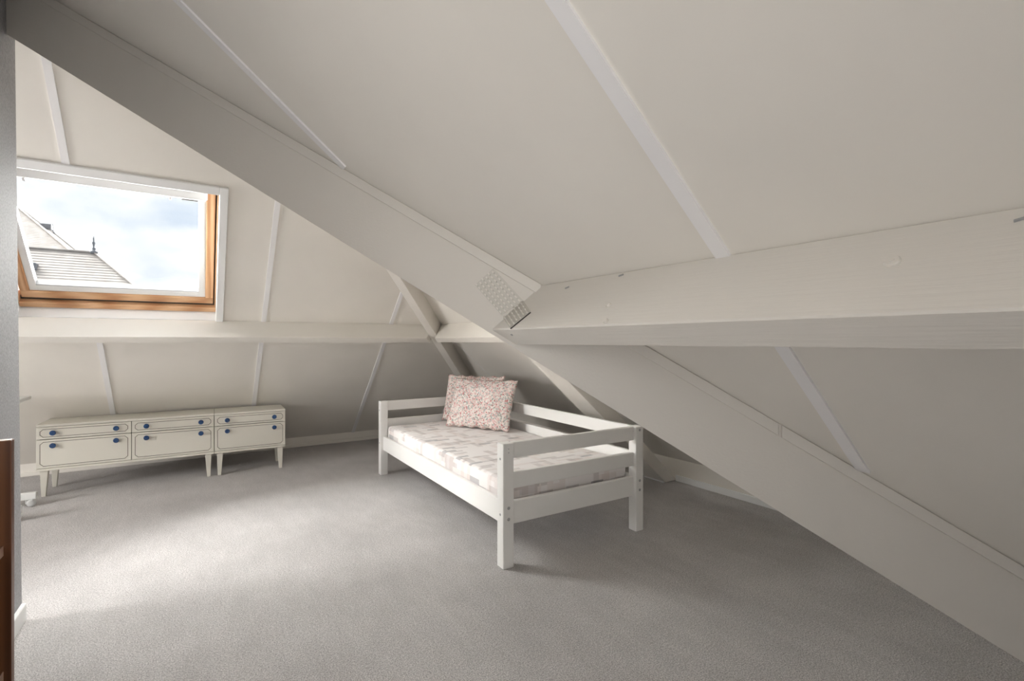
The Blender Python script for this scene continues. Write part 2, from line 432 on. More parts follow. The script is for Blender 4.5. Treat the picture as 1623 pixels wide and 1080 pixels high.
# closing walls out of view
wb = [(WU - 0.1, V_BACK, 0), (2.36, V_BACK, 0), (2.36, V_BACK, 0.02), (-0.70, V_BACK, zA(-0.70) + 0.02), (WU - 0.1, V_BACK, zA(-0.70))]
bx0, bx1, bz0, bz1 = -0.42, 0.40, 0.75, 1.58
def under_a(u0, u1, z0, z1=None):
    pts = [(u0, V_BACK, z0), (u1, V_BACK, z0), (u1, V_BACK, z1 if z1 else zA(u1) + 0.02), (u0, V_BACK, z1 if z1 else zA(u0) + 0.02)]
    return prism(pts, (0, -0.1, 0))
o = multi('wall_back', [under_a(-0.71, bx0, 0), under_a(bx1, 2.36, 0), under_a(bx0, bx1, 0, bz0), under_a(bx0, bx1, bz1)], 'wall_plaster')
tag(o, 'plaster gable wall behind the camera with an added window opening', kind='structure')
GW = (2.85, 3.85, 0.70, 1.52)                     # window added to the alcove for fill light: v0, v1, z0, z1
def end_block(v0, v1, z0, z1=None):
    return prism([(U_END, v0, z0), (U_END, v1, z0), (U_END, v1, z1 if z1 else zL(v1) + 0.02), (U_END, v0, z1 if z1 else zL(v0) + 0.02)], (-0.1, 0, 0))
o = multi('wall_far_left', [end_block(2.56, GW[0], 0), end_block(GW[1], KNEE_V + 0.06, 0), end_block(GW[0], GW[1], 0, GW[2]), end_block(GW[0], GW[1], GW[3])], 'wall_plaster')
tag(o, 'plaster end wall of the alcove beyond the partition', kind='structure')
o = box('wall_alcove', U_END - 0.1, WU - 0.1, 2.55, 2.654, 0, zL(2.60) + 0.03, 'wall_plaster'); tag(o, 'plaster wall closing the alcove beside the partition', kind='structure')

# ------------------------------------------------------------------ roof windows
def roof_window(name, du, label):
    W = empty(name, (0, 0, 0)); tag(W, label, kind='structure')
    P = lambda u, s, n: LP(u + du, s, n)
    def bar(nm, u0, u1, s0, s1, n0, n1, mat, bevel=0.0, parent=W):
        v8 = [P(u0, s0, n0), P(u1, s0, n0), P(u1, s1, n0), P(u0, s1, n0), P(u0, s0, n1), P(u1, s0, n1), P(u1, s1, n1), P(u0, s1, n1)]
        return hexa(nm, v8, mat, parent, bevel)
    a, b_, c, d = -0.950, 0.104, 1.860, 2.940
    # casing boards round the opening
    bar('casing_board', b_, 0.150, c, 2.994, -0.018, 0, 'white_gloss', 0.003)
    bar('casing_board', a - 0.046, a, c, 2.994, -0.018, 0, 'white_gloss', 0.003)
    bar('casing_board', a, b_, d, 2.994, -0.018, 0, 'white_gloss', 0.003)
    # white lining of the reveal
    bar('lining_board', b_, b_ + 0.012, c - 0.012, d + 0.012, 0.0, 0.17, 'white_gloss')
    bar('lining_board', a - 0.012, a, c - 0.012, d + 0.012, 0.0, 0.17, 'white_gloss')
    bar('lining_board', a, b_, d, d + 0.012, 0.0, 0.17, 'white_gloss')
    bar('lining_board', a, b_, c - 0.012, c, 0.0, 0.17, 'white_gloss')
    # pine fixed frame
    bar('frame_sill', a, b_, 1.866, 1.908, 0.078, 0.165, 'pine', 0.003)
    bar('sash_gap_shade', a, b_, 1.908, 1.93, 0.112, 0.165, 'shadow_gap')  # dark bars painted as the shade between frame and sash
    bar('sash_gap_shade', 0.088, 0.096, 1.93, 2.9, 0.125, 0.16, 'shadow_gap')
    bar('frame_stile', 0.096, b_, 1.908, d, 0.085, 0.165, 'pine_upright', 0.002)
    bar('frame_stile', a, -0.942, 1.908, d, 0.085, 0.165, 'pine_upright', 0.002)
    # pine sash with white glazing liner
    sash = bar('sash_rail', -0.934, 0.088, 1.930, 1.984, 0.098, 0.16, 'pine', 0.004)
    bar('sash_stile', 0.038, 0.088, 1.984, 2.90, 0.098, 0.16, 'pine_upright', 0.004)
    bar('sash_stile', -0.934, -0.890, 1.984, 2.90, 0.098, 0.16, 'pine_upright', 0.004)
    bar('sash_rail', -0.890, 0.038, 2.85, 2.93, 0.115, 0.16, 'pine', 0.004)
    for q in ((-0.003, 0.038, 1.984, 2.85), (-0.890, -0.855, 1.984, 2.85), (-0.855, -0.003, 1.984, 2.028), (-0.855, -0.003, 2.80, 2.85)):
        bar('glazing_liner', *q, 0.110, 0.16, 'white_gloss', 0.002)
    bar('gasket', -0.855, -0.003, 2.028, 2.034, 0.112, 0.155, 'bolt_grey')
    vb = bar('vent_bar', -0.93, 0.045, 2.822, 2.905, 0.066, 0.112, 'white_gloss', 0.012)
    for cu in (-0.78, -0.145):
        bar('clip', cu - 0.006, cu + 0.006, 2.800, 2.824, 0.078, 0.092, 'white_strip', 0.002, W)
    bar('latch_plate', -0.09, -0.005, 2.806, 2.813, 0.085, 0.11, 'bolt_grey', 0.001)
    bar('pane', -0.856, -0.002, 2.02, 2.82, 0.130, 0.136, 'glass')
    return W
roof_window('window_1', 0.0, 'pine roof window with white casing, clouds and tiled roofs behind its glass')
W2o = tag(empty('added_window_2', (0, 0, 0)), 'white gable window added to the alcove for fill light, out of view', kind='structure')  # unseen window, added to carry the alcove fill lamp
for q in ((GW[0], GW[0] + 0.05, GW[2], GW[3]), (GW[1] - 0.05, GW[1], GW[2], GW[3]), (GW[0] + 0.05, GW[1] - 0.05, GW[2], GW[2] + 0.05), (GW[0] + 0.05, GW[1] - 0.05, GW[3] - 0.05, GW[3])):
    box('window_frame', U_END - 0.09, U_END - 0.03, q[0], q[1], q[2], q[3], 'white_gloss', W2o, 0.004)
box('pane', U_END - 0.065, U_END - 0.06, GW[0] + 0.05, GW[1] - 0.05, GW[2] + 0.05, GW[3] - 0.05, 'glass', W2o)
W3 = tag(empty('added_window_3', (0, 0, 0)), 'small white window added behind the camera for fill light', kind='structure')  # unseen window, made up for the fill lamp in the back wall
for q in ((bx0, bx0 + 0.05, bz0, bz1), (bx1 - 0.05, bx1, bz0, bz1), (bx0 + 0.05, bx1 - 0.05, bz0, bz0 + 0.05), (bx0 + 0.05, bx1 - 0.05, bz1 - 0.05, bz1)):
    box('window_frame', q[0], q[1], V_BACK - 0.09, V_BACK - 0.03, q[2], q[3], 'white_gloss', W3, 0.004)
box('pane', bx0 + 0.05, bx1 - 0.05, V_BACK - 0.065, V_BACK - 0.06, bz0 + 0.05, bz1 - 0.05, 'glass', W3)

W4o = tag(empty('added_window_4', (0, 0, 0)), 'roof window added to the near slope for fill light, behind the camera', kind='structure')  # unseen roof window, made up to admit fill light
def ap(u, v_, n_): return (u + sA * n_, v_, zA(u) + cA * n_)
def abar(nm, u0, u1, y0, y1, n0, n1, mat):
    return hexa(nm, [ap(u0, y0, n0), ap(u1, y0, n0), ap(u1, y1, n0), ap(u0, y1, n0), ap(u0, y0, n1), ap(u1, y0, n1), ap(u1, y1, n1), ap(u0, y1, n1)], mat, W4o)
for q in ((W4[0], W4[0] + 0.05, W4[2], W4[3]), (W4[1] - 0.05, W4[1], W4[2], W4[3]), (W4[0] + 0.05, W4[1] - 0.05, W4[2], W4[2] + 0.05), (W4[0] + 0.05, W4[1] - 0.05, W4[3] - 0.05, W4[3])):
    abar('window_frame', *q, 0.0, 0.09, 'pine')
abar('pane', W4[0] + 0.05, W4[1] - 0.05, W4[2] + 0.05, W4[3] - 0.05, 0.05, 0.055, 'glass')

# ------------------------------------------------------------------ roof timbers
# near purlin, end cut against the valley beam
PU, PZ, PLn, PW = 0.7307, 1.1339, 0.169, 0.0699
prof = [(PU, PZ), (PU + PW * cA, PZ - PW * sA), (PU + PW * cA + PLn * sA, PZ - PW * sA + PLn * cA), (PU + PLn * sA, PZ + PLn * cA)]
npur = tag(empty('roof_purlin', (0, 0, 0)), 'cream painted horizontal roof beam at the right, with a nail plate at its end', 'beam')
v8 = [(u, V_BACK, z) for u, z in prof] + [(u, v_face(u) + 0.002, z) for u, z in prof]
hexa('beam', v8, 'purlin_paint', npur, 0.003)
def on_purlin(y, t_, lift=0.0):       # t_ from the room edge (0) to the ceiling (PLn)
    return (PU + t_ * sA - lift * cA, y, PZ + t_ * cA + lift * sA)
def disc_on_purlin(nm, y, t_, r, h, mat):
    c0 = Vector(on_purlin(y, t_)); nrm = Vector((-cA, 0, sA)); e1 = Vector((0, 1, 0)); e2 = Vector((sA, 0, cA))
    V, n_ = [], 16
    for rr, hh in ((r, 0.0), (r, h * 0.6), (r * 0.85, h)):
        for i in range(n_):
            a = 2 * math.pi * i / n_; V.append(tuple(c0 + e1 * rr * math.cos(a) + e2 * rr * math.sin(a) + nrm * hh))
    Fc = [(j * n_ + i, j * n_ + (i + 1) % n_, (j + 1) * n_ + (i + 1) % n_, (j + 1) * n_ + i) for j in (0, 1) for i in range(n_)] + [tuple(range(2 * n_, 3 * n_))]
    return mesh(nm, V, Fc, mat, npur)
disc_on_purlin('bolt_head', 0.802, (0.7696 - PU) / sA, 0.006, 0.006, 'purlin_paint')
disc_on_purlin('bolt_head', 0.776, (0.7375 - PU) / sA, 0.006, 0.006, 'purlin_paint')
disc_on_purlin('washer', 0.280, (0.7921 - PU) / sA, 0.010, 0.005, 'purlin_paint')
disc_on_purlin('bolt_head', 0.2795, (0.7921 - PU) / sA, 0.003, 0.0065, 'purlin_paint')
for y, u in ((1.010, 0.8195), (0.824, 0.830), (0.163, 0.8227)):
    c0 = [on_purlin(y - 0.006, (u - PU) / sA + 0.002), on_purlin(y + 0.006, (u - PU) / sA - 0.002), on_purlin(y + 0.006, (u - PU) / sA + 0.0005), on_purlin(y - 0.006, (u - PU) / sA + 0.0045)]
    v, f = prism(c0, (-cA * 0.003, 0, sA * 0.003)); mesh('staple', v, f, 'bolt_grey', npur)
c0 = Vector((PU + 0.35 * PW * cA, 1.172, PZ - 0.35 * PW * sA))
v, f = prism([c0 + Vector((dx * cA, dy, -dx * sA)) for dx, dy in ((-.003, -.005), (.003, -.003), (.003, .004), (-.002, .005))], (-sA * 0.001, 0, -cA * 0.001))
mesh('nail_head', v, f, 'bolt_grey', npur)

# valley beam: the long diagonal
vb_root = tag(empty('valley_beam', (0, 0, 0)), 'long diagonal cream painted beam crossing the whole room from upper left to lower right', 'beam')
NP = Vector((0.696984, 0.717086, 0))              # away from the camera
DROP, BT = 0.235, 0.07
def vpt(wd, below, back=0.0): return tuple(BA + BD * wd + Vector((0, 0, -below)) + NP * back)
w0, wt, wb_ = -0.36, BA.z / 0.603434, (BA.z - DROP) / 0.603434
vf = [vpt(w0, -0.01), vpt(wt, 0.0), vpt(wb_, DROP), vpt(w0, DROP)]
vk = [vpt(w0, -0.03, BT), vpt(wt, 0.0, BT), vpt(wb_ + 0.08, DROP - 0.055 + 0.0, BT), vpt(w0, DROP - 0.055, BT)]
vk[2] = (vk[2][0], vk[2][1], max(0.0, vk[2][2]))
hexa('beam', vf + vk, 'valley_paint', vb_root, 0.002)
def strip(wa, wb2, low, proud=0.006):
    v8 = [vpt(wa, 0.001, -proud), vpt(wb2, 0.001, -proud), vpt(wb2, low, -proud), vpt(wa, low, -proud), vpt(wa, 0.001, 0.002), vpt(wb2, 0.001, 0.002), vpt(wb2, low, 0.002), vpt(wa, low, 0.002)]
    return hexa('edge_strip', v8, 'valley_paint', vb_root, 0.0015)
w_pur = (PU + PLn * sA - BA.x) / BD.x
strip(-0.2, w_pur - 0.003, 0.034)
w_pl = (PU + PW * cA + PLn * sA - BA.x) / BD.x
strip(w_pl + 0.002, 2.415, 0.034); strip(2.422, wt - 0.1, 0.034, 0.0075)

# toothed metal nail plate bent over the joint of purlin and valley beam
cx_, sx_ = math.cos(YAW), math.sin(YAW)
def ray(px, py):
    a, z = (px - 811.5) / F_PX, -(py - HOR) / F_PX
    return Vector((a * cx_ + sx_, -a * sx_ + cx_, z))
def hit(px, py, p0, n_):
    r = ray(px, py); C0 = Vector((0, 0, CAM_H)); return C0 + r * ((Vector(p0) - C0).dot(Vector(n_)) / r.dot(Vector(n_)))
plate = tag(empty('nail_plate', (0, 0, 0)), 'painted toothed steel nail plate bent over the joint of the diagonal and horizontal beams', 'nail plate')
nP = Vector((-cA, 0, sA))
bq = [hit(x, y, BA, NP) for x, y in ((753, 452), (782, 426), (829, 476.5), (795, 500))]
pq = [hit(x, y, (PU, 0, PZ), nP) for x, y in ((795, 500), (829, 476.5), (841, 495), (809, 521))]
for q, nrm in ((bq, -NP), (pq, nP)):
    v, f = prism(q, nrm * 0.0025); mesh('plate_leaf', v, f, 'plate_paint', plate)
def teeth(q, nrm, nu, nv):
    sol = []
    P2 = lambda a, b_: q[0].lerp(q[1], a).lerp(q[3].lerp(q[2], a), b_)
    for i in range(nu):
        for j in range(nv):
            a0, a1 = (i + 0.22) / nu, (i + 0.56) / nu; b0, b1 = (j + 0.04 + 0.3 * (i % 2)) / nv, min(1.0, (j + 0.62 + 0.3 * (i % 2)) / nv)
            sol.append(prism([P2(a0, b0) + nrm * 0.0025, P2(a1, b0) + nrm * 0.0025, P2(a1, b1) + nrm * 0.0025, P2(a0, b1) + nrm * 0.0025], nrm * 0.0045))
    o = multi('tooth_rows', sol, 'purlin_paint', plate); o['kind'] = 'stuff'
teeth(bq, -NP, 6, 9); teeth(pq, nP, 6, 4)
v, f = prism([pq[3] - (pq[3] - pq[0]) * 0.05, pq[2] - (pq[2] - pq[1]) * 0.05, pq[2] + (pq[2] - pq[1]) * 0.05, pq[3] + (pq[3] - pq[0]) * 0.05], nP * 0.0012)
mesh('edge_shade', v, f, 'shadow_gap', plate)  # dark sliver standing in for shade along the plate's lower edge

# purlin on the window slope and on the hipped end
LPL, LPW, LZ = 0.17, 0.0614, 1.1275
zt_ = LZ + LPL * cL; vt_ = VL - zt_ / TL; v1_ = vt_ - LPL * sL
HIPD = Vector((1 / TH, 1 / TL, -1.0)); HPE = Vector((HIPD.y, -HIPD.x, 0)).normalized(); HW = 0.037
u_hip = lambda v: UH - (VL - v) * TL / TH
prof = [(v1_, LZ), (v1_ + LPW * cL, LZ - LPW * sL), (v1_ + LPW * cL + LPL * sL, LZ - LPW * sL + LPL * cL), (vt_, zt_)]
offu = HW / HPE.x
v8 = [(U_END, v, z) for v, z in prof] + [(u_hip(v) - offu + 0.002, v, z) for v, z in prof]
o = hexa('roof_purlin', v8, 'purlin_paint_across', None, 0.003)
tag(o, 'cream horizontal beam running under the roof window', 'beam')
zt2 = LZ + LPL * cH; ut2 = UH - zt2 / TH; u12 = ut2 - LPL * sH
prof = [(u12, LZ), (u12 + LPW * cH, LZ - LPW * sH), (u12 + LPW * cH + LPL * sH, LZ - LPW * sH + LPL * cH), (ut2, zt2)]
v_hip = lambda u: VL - (UH - u) * TH / TL
v8 = [(u, 2.757, z) for u, z in prof] + [(u, v_hip(u) - HW / -HPE.y - 0.002, z) for u, z in prof]
o = hexa('roof_purlin', v8, 'purlin_paint', None, 0.003)
tag(o, 'short horizontal beam on the hipped end, above the bed and mostly behind the diagonal beam', 'beam')

# hip rafter in the far corner
def hpt(z, side, drop):
    p = Vector((UH, VL, 0)) + HIPD * (-z) + HPE * side
    return (p.x, p.y, z - drop)
hd = 0.198
a0 = hpt(2.5, -HW, hd)
v8 = [hpt(2.5, -HW, hd), hpt(2.5, HW, hd), hpt(2.5, HW, -0.01), hpt(2.5, -HW, -0.01),
      hpt(hd, -HW, hd), hpt(hd, HW, hd), hpt(0.02, HW, 0.02), hpt(0.02, -HW, 0.02)]
o = empty('hip_rafter', (0, 0, 0)); hexa('beam', v8, 'beam_paint', o, 0.003); tag(o, 'narrow cream rafter running down the far corner where two slopes meet', 'beam')

# middle rafter of the hipped end
raf = tag(empty('hip_end_rafter', (0, 0, 0)), 'wide cream rafter coming down behind the back rail of the bed to the floor', 'beam')
RD, r0, r1 = 0.2, 2.545, 2.755
def rpt(z, v, d_): return (UH - z / TH - d_ * sH, v, z - d_ * cH)
zf = RD * cH
ft = [rpt(2.45, r0, RD), rpt(2.45, r1, RD), rpt(2.45, r1, 0.0), rpt(2.45, r0, 0.0),
      rpt(zf + 0.006, r0, RD), rpt(zf + 0.006, r1, RD), (KNEE_U - 0.002, r1, 0.006), (KNEE_U - 0.002, r0, 0.006)]
hexa('beam', ft, 'beam_paint', raf, 0.003)
uf = UH - zf / TH - RD * sH
box('skirting_strip', uf - 0.012, uf + 0.004, r0 + 0.012, r1, 0.0, 0.022, 'white_gloss', raf, 0.002)

# ------------------------------------------------------------------ bed
BX, BY, BTH, BL, BW, BH = 1.2299, 1.9984, -0.0124, 2.0178, 0.9508, 0.6047
bed = tag(empty('daybed', (BX, BY, 0), BTH), 'white painted wooden single bed with two-rail head, foot and back', 'bed')
LG = 0.060
for a in (0.0, BW - LG):
    for b_ in (0.0, BL - LG):
        lg = box('leg', a, a + LG, b_, b_ + LG, 0, BH, 'bed_white', bed, 0.003)
        def bolt(axis, p, q, z, r=0.0080):
            if axis == 'Y': lathe('bolt', [(r, 0.0), (r, 0.0012), (r * 0.7, 0.002)], 'bolt_grey', lg, 'Y', 12, (p, q, z))
            else:
                oo = lathe('bolt', [(r, 0.0), (r, 0.0012), (r * 0.7, 0.002)], 'bolt_grey', lg, 'X', 12, (0, 0, 0))
                for v_ in oo.data.vertices: v_.co = (p - v_.co.x, q + v_.co.y, z + v_.co.z)
        if b_ == 0.0:
            zs = (0.292, 0.238) if a == 0 else (0.585, 0.292, 0.238)
            for z in zs: bolt('Y', a + 0.030, 0.0, z)
            if a == 0:
                for z in (0.578, 0.560): bolt('Y', a + 0.030, 0.0, z, 0.0025)
        if a == 0.0:
            for z in ((0.528, 0.258) if b_ == 0 else (0.53, 0.26)): bolt('X', 0.0, b_ + 0.030, z, 0.006)
RT = 0.026
def rail(nm, a0, a1, b0, b1, z0, z1): return box(nm, a0, a1, b0, b1, z0, z1, 'bed_white', bed, 0.004, 2)
for b0 in (0.019, BL - 0.019 - RT):
    rail('end_rail', LG - 0.002, BW - LG + 0.002, b0, b0 + RT, 0.525, 0.604)
    rail('end_rail', LG - 0.002, BW - LG + 0.002, b0, b0 + RT, 0.376, 0.456)
    rail('end_rail', LG - 0.002, BW - LG + 0.002, b0, b0 + RT, 0.203, 0.315)
for a0, low in ((0.021, True), (BW - 0.021 - RT, False)):
    rail('side_rail', a0, a0 + RT, LG - 0.002, BL - LG + 0.002, 0.203, 0.316)
a0 = BW - 0.021 - RT
rail('back_rail', a0, a0 + RT, LG - 0.002, BL - LG + 0.002, 0.525, 0.604)
rail('back_rail', a0, a0 + RT, LG - 0.002, BL - LG + 0.002, 0.376, 0.456)
for a0 in (0.047, BW - 0.047 - 0.025): box('slat_ledger', a0, a0 + 0.025, LG, BL - LG, 0.235, 0.265, 'bed_white', bed)
for i in range(11):
    b0 = 0.10 + i * 0.172
    box('slat', 0.048, BW - 0.048, b0, b0 + 0.075, 0.265, 0.283, 'bed_white', bed, 0.002)

# mattress: rounded, slightly uneven block
def rounded_block(name, w_, l_, h_, r, mat, amp, parent=None):
    me = bpy.data.meshes.new(name); bm = bmesh.new()
    bmesh.ops.create_cube(bm, size=1.0)
    bmesh.ops.scale(bm, vec=(w_, l_, h_), verts=bm.verts)
    bmesh.ops.bevel(bm, geom=list(bm.edges), offset=r, segments=4, affect='EDGES', profile=0.5)
    long_e = [e for e in bm.edges if e.calc_length() > 0.3]
    bmesh.ops.subdivide_edges(bm, edges=long_e, cuts=14, use_grid_fill=True)
    for v_ in bm.verts:
        n_ = noise.noise(Vector((v_.co.x * 4, v_.co.y * 3, v_.co.z * 4)))
        v_.co += Vector((0.3 * n_ * amp * (1 if v_.co.x > 0 else -1), 0, n_ * amp * (1 if v_.co.z > 0 else 0.0)))
    for f_ in bm.faces: f_.smooth = True
    bm.to_mesh(me); bm.free(); me.materials.append(M[mat])
    return link(bpy.data.objects.new(name, me), parent)
mt = rounded_block('mattress', 0.845, 1.87, 0.117, 0.030, 'mattress_fabric', 0.004)
mt.rotation_euler = (0, 0, BTH)
ctr = Matrix.Rotation(BTH, 4, 'Z') @ Vector((BW / 2 - 0.002, BL / 2, 0)) + Vector((BX, BY, 0))
mt.location = (ctr.x, ctr.y, 0.283 + 0.0585 + 0.002)
tag(mt, 'thin white mattress patterned with pale grey and beige dashes lying on the white bed', 'mattress')

# pillows
def pillow(name, bl, br, tl, thick, label, seed, sag):
    bl, br, tl = Vector(bl), Vector(br), Vector(tl)
    ex = (br - bl); wd = ex.length; ex.normalize()
    ey = (tl - bl); ht = ey.length; ey -= ex * ey.dot(ex); ey.normalize()
    ez = ex.cross(ey)
    NX, NY = 44, 32
    V, Fc = [], []
    for side in (1, -1):
        for j in range(NY + 1):
            for i in range(NX + 1):
                x, y = 2 * i / NX - 1, 2 * j / NY - 1
                e = max(0.0, (1 - abs(x) ** 2.6)) ** 0.55 * max(0.0, (1 - abs(y) ** 2.6)) ** 0.55
                pin = 1 - 0.045 * (1 - y * y) * abs(x) ** 3, 1 - 0.055 * (1 - x * x) * abs(y) ** 3
                px, py = x * pin[0] * wd / 2, (y * pin[1] + 1) * ht / 2
                nn_ = noise.noise(Vector((x * 2.1 + seed, y * 2.3, side * 0.7))) * 0.018 + noise.noise(Vector((x * 6 + seed, y * 6, side))) * 0.006
                edge = 1 - e
                th = side * thick / 2 * e * (1 - 0.15 * y) + nn_ * e
                rip = 0.006 * math.sin(17 * x + seed) * (abs(y) ** 4) + 0.005 * math.sin(13 * y + seed) * (abs(x) ** 4)
                py += sag * x * x * (y > 0) * 0.0
                p = Vector((px, py + rip, th))
                V.append(tuple(ex * (p.x + wd / 2) + ey * p.y + ez * p.z))
    n1 = (NX + 1) * (NY + 1)
    for s_ in (0, 1):
        for j in range(NY):
            for i in range(NX):
                a = s_ * n1 + j * (NX + 1) + i; Fc.append((a, a + 1, a + NX + 2, a + NX + 1))
    me = bpy.data.meshes.new(name); bm = bmesh.new()
    vv = [bm.verts.new(v_) for v_ in V]
    for q in Fc: bm.faces.new([vv[i] for i in q])
    bmesh.ops.remove_doubles(bm, verts=bm.verts, dist=0.0006)
    bmesh.ops.recalc_face_normals(bm, faces=bm.faces)
    for f_ in bm.faces: f_.smooth = True
    bm.to_mesh(me); bm.free(); me.materials.append(M['floral_fabric'])
    o = link(bpy.data.objects.new(name, me)); o.location = bl
    return tag(o, label, 'pillow', 'floral pillows on the bed')
pillow('pillow', (1.700, 3.665, 0.405), (1.985, 3.145, 0.405), (1.835, 3.735, 0.79), 0.125, 'front one of two small-flowered pillows, its pointed corner sticking out to the right', 1.3, 0)
pillow('pillow', (1.775, 3.905, 0.415), (2.045, 3.385, 0.415), (1.868, 3.940, 0.81), 0.11, 'rear small-flowered pillow, mostly hidden behind the other against the bed rails', 4.1, 0)

# ------------------------------------------------------------------ cream sideboards
def ring_path(x0, x1, z0, z1, ch, notch):
    """rectangle with stepped, cut-off corners (x, z)"""
    c_, n_ = ch, notch
    return [(x0 + c_ + n_, z0), (x1 - c_ - n_, z0), (x1 - c_, z0 + n_), (x1 - n_, z0 + c_), (x1, z0 + c_ + n_),
            (x1, z1 - c_ - n_), (x1 - n_, z1 - c_), (x1 - c_, z1 - n_), (x1 - c_ - n_, z1),
            (x0 + c_ + n_, z1), (x0 + c_, z1 - n_), (x0 + n_, z1 - c_), (x0, z1 - c_ - n_),
            (x0, z0 + c_ + n_), (x0 + n_, z0 + c_), (x0 + c_, z0 + n_)]
def inlay(path, y, wd, proud, parent):
    sol = []
    for i in range(len(path)):
        p, q = Vector(path[i]), Vector(path[(i + 1) % len(path)])
        d_ = (q - p); L_ = d_.length
        if L_ < 1e-5: continue
        d_.normalize(); nr = Vector((-d_.y, d_.x)) * wd / 2; p2, q2 = p - d_ * wd * 0.4, q + d_ * wd * 0.4
        pts = [(p2 + nr), (q2 + nr), (q2 - nr), (p2 - nr)]
        sol.append(prism([(a.x, y, a.y) for a in pts], (0, -proud, 0)))
    return multi('inlay_line', sol, 'dresser_line', parent)
DX, DY, DTH, DW, DH, DL, DD = 0.6319, 4.6346, -0.0231, 1.5931, 0.5124, 0.1844, 0.352
def front(nm, parent, x0, x1, z0, z1, knob_z, ch):
    fr = box(nm, x0, x1, -0.002, 0.016, z0, z1, 'dresser_cream', parent, 0.0015)
    inlay(ring_path(x0 + 0.020, x1 - 0.020, z0 + 0.0155, z1 - 0.0155, ch, 0.006), -0.002, 0.0034, 0.0006, fr)
    wd = x1 - x0
    for fx in (0.17, 0.835):
        lathe('knob', [(0.006, 0.0), (0.006, 0.010), (0.015, 0.012), (0.0185, 0.017), (0.0165, 0.022), (0.009, 0.0235), (0.0085, 0.0225), (0.004, 0.026), (0.0005, 0.0265)],
              'blue_ceramic', fr, 'Y', 20, (x0 + fx * wd, -0.002, knob_z))
    return fr
def sideboard(loc_a, width, mods, label):
    R = Matrix.Rotation(DTH, 4, 'Z') @ Vector((loc_a, 0, 0)) + Vector((DX, DY, 0))
    E_ = tag(empty('sideboard', (R.x, R.y, 0), DTH), label, 'sideboard', 'cream sideboards under the window')
    box('top_board', 0, width, -0.004, DD, DH - 0.017, DH, 'dresser_cream', E_, 0.0025)
    box('bottom_board', 0, width, -0.003, DD, DL, DL + 0.017, 'dresser_cream', E_, 0.0025)
    box('side_panel', 0, 0.016, 0.017, DD, DL + 0.017, DH - 0.017, 'dresser_cream', E_)
    box('side_panel', width - 0.016, width, 0.017, DD, DL + 0.017, DH - 0.017, 'dresser_cream', E_)
    box('back_panel', 0.016, width - 0.016, DD - 0.006, DD, DL + 0.017, DH - 0.017, 'dresser_cream', E_)
    box('gap_shade_sheet', 0.016, width - 0.016, 0.018, 0.03, DL + 0.017, DH - 0.017, 'shadow_gap', E_)  # dark sheet behind the fronts, shade painted into their gaps
    mw = width / mods
    for i in range(mods):
        x0, x1 = i * mw + 0.002, (i + 1) * mw - 0.002
        front('drawer', E_, x0, x1, 0.4085, DH - 0.0195, 0.4515, 0.010)
        front('flap_door', E_, x0, x1, DL + 0.0195, 0.4040, 0.362, 0.012)
    for fx, s_ in ((0.018, 1), (width - 0.018, -1)):
        for y0 in (0.012, DD - 0.062):
            w1, w2 = 0.044, 0.024
            lean = 0.006 * s_
            xa0, xa1 = (fx, fx + s_ * w1); xb0, xb1 = (fx + lean, fx + lean + s_ * w2)
            v8 = [(xb0, y0 + 0.006, 0), (xb1, y0 + 0.006, 0), (xb1, y0 + 0.030, 0), (xb0, y0 + 0.030, 0),
                  (xa0, y0, DL), (xa1, y0, DL), (xa1, y0 + 0.044, DL), (xa0, y0 + 0.044, DL)]
            hexa('leg', v8, 'dresser_cream', E_, 0.002)
sideboard(-DW, 1.064, 2, 'longer cream sideboard at the left with two drawers, two flaps and blue knobs')
sideboard(-0.527, 0.527, 1, 'shorter cream sideboard at the right end with one drawer, one flap and blue knobs')

# ------------------------------------------------------------------ brown bookcase, near left edge
BKV, BKU = 1.3526, -0.31
bk = tag(empty('bookcase', (BKU, 0.55, 0)), 'dark brown wooden open bookcase standing against the left partition', 'bookcase')
bd = WU + 0.0 - BKU + 0.004
L_ = BKV - 0.55
zt0 = 0.905
box('side_panel', bd, -0.0012, L_ - 0.017, L_, 0, zt0, 'teak', bk)
box('side_panel', bd, -0.0012, 0, 0.017, 0, zt0, 'teak', bk)
box('front_edging', -0.0012, 0.0006, L_ - 0.017, L_, 0, zt0, 'teak_band', bk)
box('front_edging', -0.0012, 0.0006, 0, 0.017, 0, zt0, 'teak_band', bk)
box('top_edging', bd, -0.0012, L_ - 0.017, L_, zt0, zt0 + 0.0015, 'teak_edge', bk)
box('back_board', bd, bd + 0.005, 0.017, L_ - 0.017, 0.04, zt0 - 0.02, 'teak', bk)
for z in (0.700, 0.456, 0.21, 0.05):
    sh = box('shelf', bd + 0.005, -0.012, 0.017, L_ - 0.017, z - 0.018, z, 'teak', bk)
    box('shelf_edge', -0.012, -0.0105, 0.017, L_ - 0.017, z - 0.018, z, 'teak_edge', sh)

